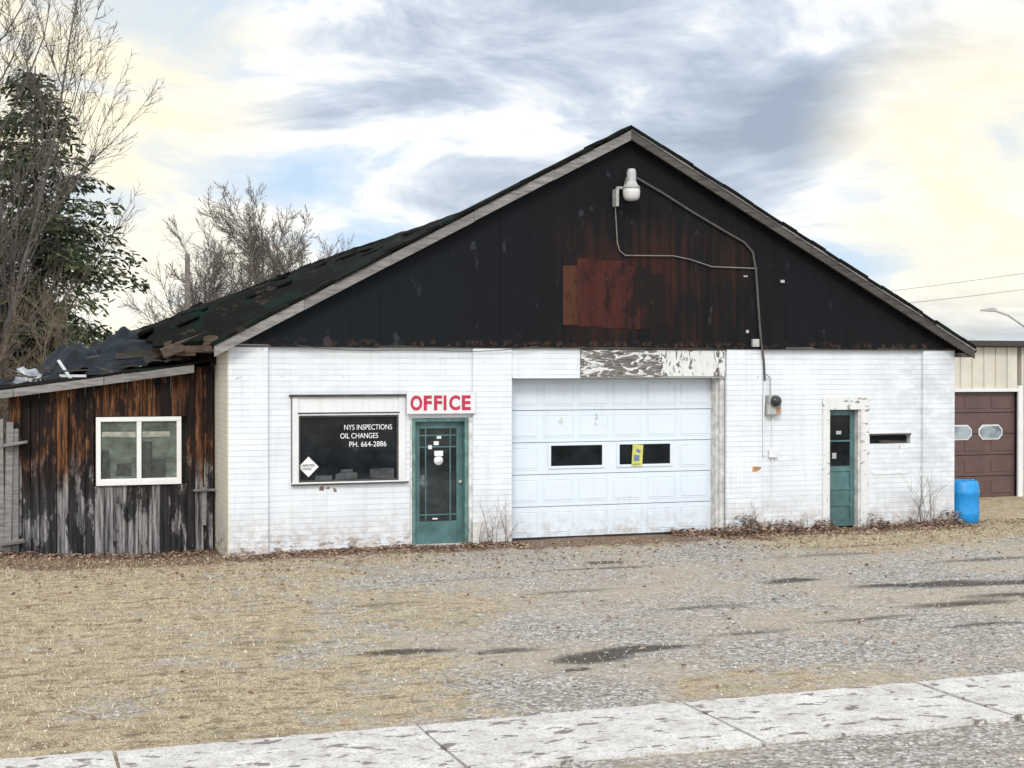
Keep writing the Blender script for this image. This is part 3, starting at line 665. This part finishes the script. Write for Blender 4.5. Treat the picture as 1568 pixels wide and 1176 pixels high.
def stones(n):
    x=rng.uniform(-9,15,n); y=rng.uniform(-13.3,-.3,n); s=rng.uniform(.006,.015,n)*(1+(rng.random(n)<.03)*.9)
    ok=(y>-10.85)|(y<-12.28); ok&=~((x<0)&(rng.random(n)<.75)); x,y,s=x[ok],y[ok],s[ok]; n=len(x)
    base=np.array([[1,0,0],[-.5,.87,0],[-.5,-.87,0],[.3,.2,.8],[-.2,-.3,.6]])
    fac=np.array([[0,1,3],[1,4,3],[1,2,4],[2,0,4],[0,3,4]])
    ang=rng.uniform(0,6.28,n); ca,sa=np.cos(ang),np.sin(ang); B=base[None]*s[:,None,None]*rng.uniform(.7,1.3,(n,5,3))
    X=B[:,:,0]*ca[:,None]-B[:,:,1]*sa[:,None]+x[:,None]; Yy=B[:,:,0]*sa[:,None]+B[:,:,1]*ca[:,None]+y[:,None]; Z=B[:,:,2]+gz(x,y)[:,None]+.002
    V=np.stack([X,Yy,Z],-1).reshape(-1,3); F=(fac[None]+5*np.arange(n)[:,None,None]).reshape(-1,3)
    nn=N('stone'); c=nn.ramp(nn.isl(),[(0,(.17,.155,.14)),(.6,(.46,.43,.39)),(1,(.70,.67,.62))]); m=nn.out(c,.9)
    return mesh('gravel_stones',V.tolist(),F.tolist(),m)
stones(24000)
def leafmesh(name,x,y,z,s,stops,flat=.5):
    n=len(x); a=rng.uniform(0,6.28,n); ca,sa=np.cos(a),np.sin(a)
    base=np.array([[-1,0,0],[0,-.55,.0],[1,0,0],[0,.55,0]])[None]*s[:,None,None]*rng.uniform(.7,1.2,(n,4,3))
    tz=rng.uniform(-flat,flat,(n,4))*s[:,None]
    X=base[:,:,0]*ca[:,None]-base[:,:,1]*sa[:,None]+x[:,None]; Yy=base[:,:,0]*sa[:,None]+base[:,:,1]*ca[:,None]+y[:,None]
    Z=z[:,None]+np.abs(tz)+.004
    V=np.stack([X,Yy,Z],-1).reshape(-1,3); F=[(4*i,4*i+1,4*i+2,4*i+3) for i in range(n)]
    nn=N(name+'_mat'); c=nn.ramp(nn.isl(),stops); m=nn.out(c,.8)
    return mesh(name,V.tolist(),F,m)
lx=[];ly=[];lz=[]
def drift(x0,x1,n,depth,hh,yb=-.08):
    for _ in range(n):
        x=random.uniform(x0,x1); t=abs(random.gauss(0,depth)); y=yb-t
        hv=hh*(.55+.8*mnoise.noise(Vector((x*1.7,0,4))))
        lx.append(x);ly.append(y);lz.append(max(0,hv*(1-t/(depth*1.3)))*random.random()+float(gz(x,y)))
drift(.6,2.8,900,.22,.05,-.02); drift(2.7,3.8,400,.25,.04,-.12); drift(3.6,4.6,400,.3,.05); drift(7.9,10.2,2800,.28,.34); drift(10.9,12.8,2000,.3,.30); drift(10.1,11,300,.3,.06); drift(7.3,8.2,800,.2,.14,.2)
drift(-3.4,0,1200,.35,.08,1.35); drift(-.1,.6,300,.3,.05); drift(12.8,15,400,.6,.03,.2)
for _ in range(2600):
    lx.append(random.uniform(-8,13)); t=abs(random.gauss(0,1.6)); ly.append(-.2-t); lz.append(0)
for _ in range(900): lx.append(random.uniform(-8,12)); ly.append(random.uniform(-10.8,-1)); lz.append(0)
lx,ly,lz=map(np.array,(lx,ly,lz)); 
leafmesh('fallen_leaves',lx,ly,lz,rng.uniform(.016,.042,len(lx)),[(0,(.06,.03,.02)),(.4,(.19,.105,.07)),(.75,(.32,.21,.145)),(1,(.50,.38,.28))],.9)
n=60000; x=rng.uniform(-9,6,n); y=rng.uniform(-10.85,1.2,n)
pr=np.clip(sm(2.4,-1.6,x-.30*(y+6))+.10,0,1); ok=rng.random(n)<pr*.9; ok&=~((x>-.1)&(y>-.15)); x,y=x[ok],y[ok]
x2=rng.uniform(8.5,16,12000); y2=-.2-np.abs(rng.normal(0,1.2,12000)); x=np.concatenate([x,x2]); y=np.concatenate([y,y2])
n=len(x); h=rng.uniform(.012,.045,n); a=rng.uniform(0,6.28,n); lean=rng.uniform(.6,2.2,n)*h; wv=.0035
dx,dy=np.cos(a),np.sin(a); z0=gz(x,y)
P0=np.stack([x-dy*wv,y+dx*wv,z0],-1);P1=np.stack([x+dy*wv,y-dx*wv,z0],-1);P2=np.stack([x+dx*lean,y+dy*lean,z0+h],-1)
V=np.stack([P0,P1,P2],1).reshape(-1,3); F=(np.arange(n)[:,None]*3+np.arange(3)[None]).tolist()
nn=N('dry_grass'); c=nn.ramp(nn.isl(),[(0,(.20,.15,.09)),(.5,(.50,.41,.27)),(.93,(.80,.71,.51)),(1,(.22,.26,.10))]); mesh('dry_grass',V.tolist(),F,nn.out(c,.8))

# ---------------------------------------------------------------- TREES
def seg_mesh(name,segs,mat,parent=None,thin=.02):
    V=[];F=[]
    for p0,p1,r0,r1 in segs:
        d=(p1-p0)
        if d.length<1e-5: continue
        d.normalize(); a=d.orthogonal().normalized(); b=d.cross(a); n=6 if r0>thin else 3; k=len(V)
        for p,r in ((p0,r0),(p1,r1)):
            for i in range(n):
                t=2*math.pi*i/n; V.append(p+a*(r*math.cos(t))+b*(r*math.sin(t)))
        for i in range(n): F.append((k+i,k+(i+1)%n,k+n+(i+1)%n,k+n+i))
    return mesh(name,V,F,mat,parent)
def rv(): return Vector((random.gauss(0,1),random.gauss(0,1),random.gauss(0,1)))
def grow(segs,p,d,length,r,level,spec):
    nseg=spec['n'][level]; L=length/nseg
    for i in range(nseg):
        t0=i/nseg;t1=(i+1)/nseg
        d=(d+rv()*spec['wig'][level]+Vector((0,0,spec['up'][level]))).normalized()
        q=p+d*L; r0=max(spec['rmin']*.8,r*(1-t0*.75));r1=max(spec['rmin']*.6,r*(1-t1*.75))
        segs.append((p.copy(),q.copy(),r0,r1)); p=q
        if level<spec['max']:
            if t1>spec['start'][level]:
                for _ in range(spec['kids'][level]):
                    if random.random()>spec.get('prob',1): continue
                    ax=rv(); ax=(ax-d*ax.dot(d)).normalized(); an=random.uniform(*spec['ang'][level])
                    cd=(d*math.cos(an)+ax*math.sin(an)).normalized()
                    grow(segs,p-d*L*random.random(),cd,length*spec['len'][level]*(1-.55*t1)*random.uniform(.7,1.2),max(r1*spec['rr'][level],spec['rmin']),level+1,spec)
M_bark=simple('grey_bark',(.10,.085,.075),.9,.3,8,bump=0); M_bark2=simple('pale_twigs',(.15,.13,.115),.9,.25,8,bump=0); M_bark3=simple('tan_twigs',(.20,.15,.105),.9,.25,8,bump=0)
tall=dict(n=[14,8,5,3],wig=[.035,.08,.11,.16],up=[.03,.10,.08,.05],max=3,start=[.08,.15,.1],kids=[3,2,2],ang=[(.4,.9),(.3,.75),(.3,.8)],len=[.46,.42,.5],rr=[.42,.5,.6],rmin=.006,prob=.8)
def place_tree(name,loc,height,r,spec,mat,lean=(0,0),seed=1):
    random.seed(seed); segs=[]
    grow(segs,Vector((0,0,-.2)),Vector((lean[0],lean[1],1)).normalized(),height,r,0,spec)
    o=seg_mesh(name,segs,mat,thin=.03); o.location=loc; return o
place_tree('bare_tree',(-4.2,11.0,0),13.5,.12,tall,M_bark,(.0,0),3)
place_tree('bare_tree',(-2.6,15.0,0),11.0,.09,tall,M_bark3,(.03,0),5)
place_tree('bare_tree',(-3.4,10.6,0),11.5,.07,tall,M_bark2,(.0,0),8)
place_tree('bare_tree',(-5.4,15.4,0),14.5,.11,tall,M_bark3,(.03,0),19)
rnd=dict(n=[5,8,6,3],wig=[.05,.08,.10,.14],up=[.0,.03,.04,.02],max=3,start=[.18,.10,.1],kids=[7,3,2],ang=[(.30,1.15),(.35,.85),(.3,.8)],len=[.85,.50,.5],rr=[.50,.5,.6],rmin=.0105,prob=.85)
place_tree('bare_tree',(7.4,39.5,0),8.0,.15,rnd,M_bark2,(.0,0),11)
place_tree('bare_tree',(4.9,42.0,0),7.2,.13,rnd,M_bark2,(.0,0),13)
place_tree('bare_tree',(10.3,42.0,0),7.8,.13,rnd,M_bark2,(.0,0),17)
random.seed(21); segs=[]
bs=dict(n=[6,4,3],wig=[.08,.15,.2],up=[.03,.03,.0],max=2,start=[.15,.1],kids=[3,2],ang=[(.3,.8),(.3,.9)],len=[.5,.5],rr=[.6,.6],rmin=.005)
for i in range(85):
    p=Vector((random.uniform(-6.5,-1.6),random.uniform(8,12),-.1)); grow(segs,p,Vector((random.uniform(-.2,.2),random.uniform(-.2,.2),1)).normalized(),random.uniform(2.0,4.8),.018,0,bs)
seg_mesh('brush_thicket',segs,M_bark3,thin=.03)
def conifer(name,loc,Hh,seed,R0=2.5):
    random.seed(seed); e=empty(name,loc); segs=[(Vector((0,0,-.2)),Vector((0,0,Hh*.5)),.17,.10),(Vector((0,0,Hh*.5)),Vector((0,0,Hh)),.10,.015)]
    V=[];F=[]
    z=.7
    while z<Hh-.1:
        for b in range(random.randint(5,8)):
            a=random.uniform(0,6.283); t=z/Hh; R=(R0*(1-t)**.65+.15)*random.uniform(.5,1.12)
            if random.random()<.06: continue
            up=.35*(t)-.15; pts=[]; p=Vector((0,0,z+random.uniform(-.1,.1))); n=max(3,int(R/.22))
            for i in range(n+1):
                s=i/n; q=Vector((math.cos(a)*R*s,math.sin(a)*R*s,p.z+R*(up*s-.28*s*s+.12*s**4)))
                pts.append(q)
            for i in range(n): segs.append((pts[i],pts[i+1],.022*(1-i/n)+.004,.022*(1-(i+1)/n)+.004))
            side=Vector((-math.sin(a),math.cos(a),0)); out=Vector((math.cos(a),math.sin(a),0))
            for i in range(1,n+1):
                s=i/n; wdt=.42*R*(1-abs(s-.5)*.9)*.6
                for k in range(int(9+14*(R/R0))):
                    c=pts[i]+side*random.uniform(-wdt,wdt)+out*random.uniform(-.12,.12)+Vector((0,0,random.uniform(-.28,.06)))
                    dd=(out*random.uniform(.1,1)+side*random.choice((-1,1))*random.uniform(.2,1)+Vector((0,0,random.uniform(-.9,.25)))).normalized()
                    l=random.uniform(.09,.24); ww=dd.cross(rv()).normalized()*random.uniform(.012,.032)
                    kk=len(V); V+= [c-ww,c+dd*l*.6-ww*1.2,c+dd*l,c+dd*l*.6+ww*1.2,c+ww]; F.append((kk,kk+1,kk+2,kk+3,kk+4))
        z+=random.uniform(.19,.28)
    seg_mesh('trunk_and_limbs',segs,M_bark,e)
    nn=N('needles'); c=nn.ramp(nn.isl(),[(0,(.020,.034,.012)),(.6,(.050,.074,.026)),(1,(.13,.14,.055))]); mesh('needles',V,F,nn.out(c,.7),e)
    return e
conifer('evergreen_tree',(-2.45,13.3,0),9.7,4,3.5)
conifer('evergreen_tree',(-4.6,14.5,0),8.3,9,2.7)
random.seed(5); V=[];F=[]
for i in range(9000):
    ang=random.uniform(-1.2,1.6); R=random.uniform(150,175); X=R*math.sin(ang);Y=R*math.cos(ang); hh=2.2+1.6*mnoise.noise(Vector((X*.04,Y*.04,0)))
    h=hh*random.uniform(.4,1.25); w_=random.uniform(.05,.2); l=random.uniform(-.8,.8); k=len(V)
    V+=[(X-w_,Y,0),(X+w_,Y,0),(X+l,Y,h)]; F.append((k,k+1,k+2))
mesh('distant_tree_line',V,F,M_bark)
random.seed(31)
def vine(name,x,y,n,h,spread=.3):
    segs=[]
    for i in range(n):
        grow(segs,Vector((x+random.uniform(-spread,spread)*.6,y,0)),Vector((random.uniform(-.5,.5),random.uniform(-.25,0),1)).normalized(),h*random.uniform(.5,1.1),.006,0,dict(n=[6,4],wig=[.12,.2],up=[.02,.0],max=1,start=[.2],kids=[1],ang=[(.3,.9)],len=[.5],rr=[.6],rmin=.0025))
    seg_mesh(name,segs,M_bark3)
vine('dry_vine',4.2,-.16,9,.75); vine('dry_vine',8.6,-.18,8,.5); vine('dry_vine',12.0,-.25,12,1.0,.4); vine('dry_vine',9.6,-.12,5,.35); vine('dry_vine',3.85,-.2,4,.6,.1)
MB().box(3.74,3.86,-.20,-.09,0,.36,.01).make('wooden_post',M_beige)

up=empty('utility_pole',(3.05,31.0,0)); lathe('pole',[(.13,0),(.09,6.9)],10,M_bark2,up)
sl=empty('street_lamp',(37.6,27.9,0)); lathe('pole',[(.14,0),(.09,6.3)],12,M_lgrey,sl)
tube('arm',[(0,0,3.9),(-.6,0,4.5),(-1.5,0,5.0),(-2.2,0,5.2)],.045,M_lgrey,sl)
MB().prism([(-2.85,5.17),(-2.15,5.14),(-2.15,5.28),(-2.4,5.32),(-2.8,5.24)],-.13,.13).make('cobra_head',M_lgrey,sl,.02)
pw=empty('power_lines')
for k,(za,zb) in enumerate(((5.2,8.4),(4.8,7.5))):
    tube('wire_%d'%k,[(22+(50-22)*i/14,42-6*i/14,za+(zb-za)*i/14-1.0*math.sin(math.pi*i/14)*.4) for i in range(15)],.010,M_metal,pw)

# ---------------------------------------------------------------- WORLD
SUN_EL=math.radians(36); SUN_AZ=math.radians(205)   # from +Y clockwise
W=bpy.data.worlds.new('World'); S.world=W; W.use_nodes=True
class WN(N):
    def __init__(s): s.t=W.node_tree; s.n=s.t.nodes; s.l=s.t.links
k=WN(); bg=k.n['Background']; wo=k.n['World Output']
tc=k.new('ShaderNodeTexCoord').outputs['Generated']; dx,dy,dz=k.sep(tc)
den=k.math('ADD',k.math('MAXIMUM',dz,0.0),.14)
cv=k.comb(k.math('DIVIDE',dx,den),k.math('DIVIDE',dy,den),0)
def blob(v,lo):
    n=k.new('ShaderNodeVectorMath',operation='DOT_PRODUCT'); k.put(n.inputs[0],tc); n.inputs[1].default_value=Vector(v).normalized(); return k.mr(n.outputs['Value'],lo,1.0)
def D(px,py):
    t=(px-784)/2200; return (t*.9431+.3325,-t*.3325+.9431,(567-py)/2200)
nz=k.noise(cv,.9,5,.58,.4); nz2=k.noise(k.vmul(tc,(1,1,2.6)),6,5,.62,.5)
f=k.math('ADD',k.math('MULTIPLY',nz,.65),k.math('MULTIPLY',nz2,.70)); f=k.math('ADD',f,-.165)
for (px,py,lo,s) in [(850,20,.970,.105),(1050,90,.990,.05),(600,140,.993,.05),(1240,190,.9987,.14),(1000,180,.996,.04),(40,120,.988,-.08),(1430,150,.992,-.07),(880,225,.997,-.06),(540,330,.993,-.05),(400,30,.996,-.05),(1500,390,.995,.03),(1450,20,.996,.05)]:
    f=k.math('ADD',f,k.math('MULTIPLY',blob(D(px,py),lo),s))
col=k.ramp(f,[(.34,(.58,.77,1.0)),(.42,(.80,.90,1.03)),(.475,(1.12,1.12,1.09)),(.53,(1.04,1.04,1.05)),(.585,(.74,.81,.90)),(.66,(.53,.60,.71)),(.76,(.38,.45,.55))])
wn_=k.mr(nz2,.35,.6,.40,1.0)
warm=k.math('MAXIMUM',blob(D(110,110),.986),k.math('MULTIPLY',blob(D(1500,260),.9915),.9)); warm=k.math('MAXIMUM',warm,k.math('MULTIPLY',blob(D(240,430),.992),.6))
col=k.mix(k.math('MULTIPLY',k.math('MULTIPLY',warm,wn_),.95),col,(1.18,1.05,.76))
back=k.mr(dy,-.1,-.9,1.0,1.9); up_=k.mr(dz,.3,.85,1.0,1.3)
sky=k.new('ShaderNodeTexSky',sky_type='NISHITA'); sky.sun_disc=False; sky.sun_elevation=SUN_EL; sky.sun_rotation=SUN_AZ
k.l.new(sky.outputs[0],bg.inputs[0]); bg.inputs[1].default_value=.12
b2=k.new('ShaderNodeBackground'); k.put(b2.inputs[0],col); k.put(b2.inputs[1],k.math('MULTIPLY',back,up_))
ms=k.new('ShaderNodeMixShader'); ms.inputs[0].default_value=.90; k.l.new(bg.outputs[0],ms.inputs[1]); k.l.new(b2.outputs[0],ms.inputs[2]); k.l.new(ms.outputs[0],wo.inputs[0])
sd=bpy.data.lights.new('sun','SUN'); sd.energy=1.5; sd.angle=math.radians(14); sd.color=(1,.94,.84)
so=bpy.data.objects.new('sun',sd); link(so)
dirv=Vector((math.sin(SUN_AZ)*math.cos(SUN_EL),math.cos(SUN_AZ)*math.cos(SUN_EL),math.sin(SUN_EL)))
so.rotation_euler=dirv.to_track_quat('Z','Y').to_euler()

# ---------------------------------------------------------------- CAMERA
cd=bpy.data.cameras.new('camera'); cam=bpy.data.objects.new('camera',cd); link(cam)
cd.sensor_width=36; cd.lens=50.5; cd.clip_end=3000
cam.location=(-3.11,-21.44,2.73); cam.rotation_euler=(math.radians(90-.55),0,math.radians(-19.42))
S.camera=cam
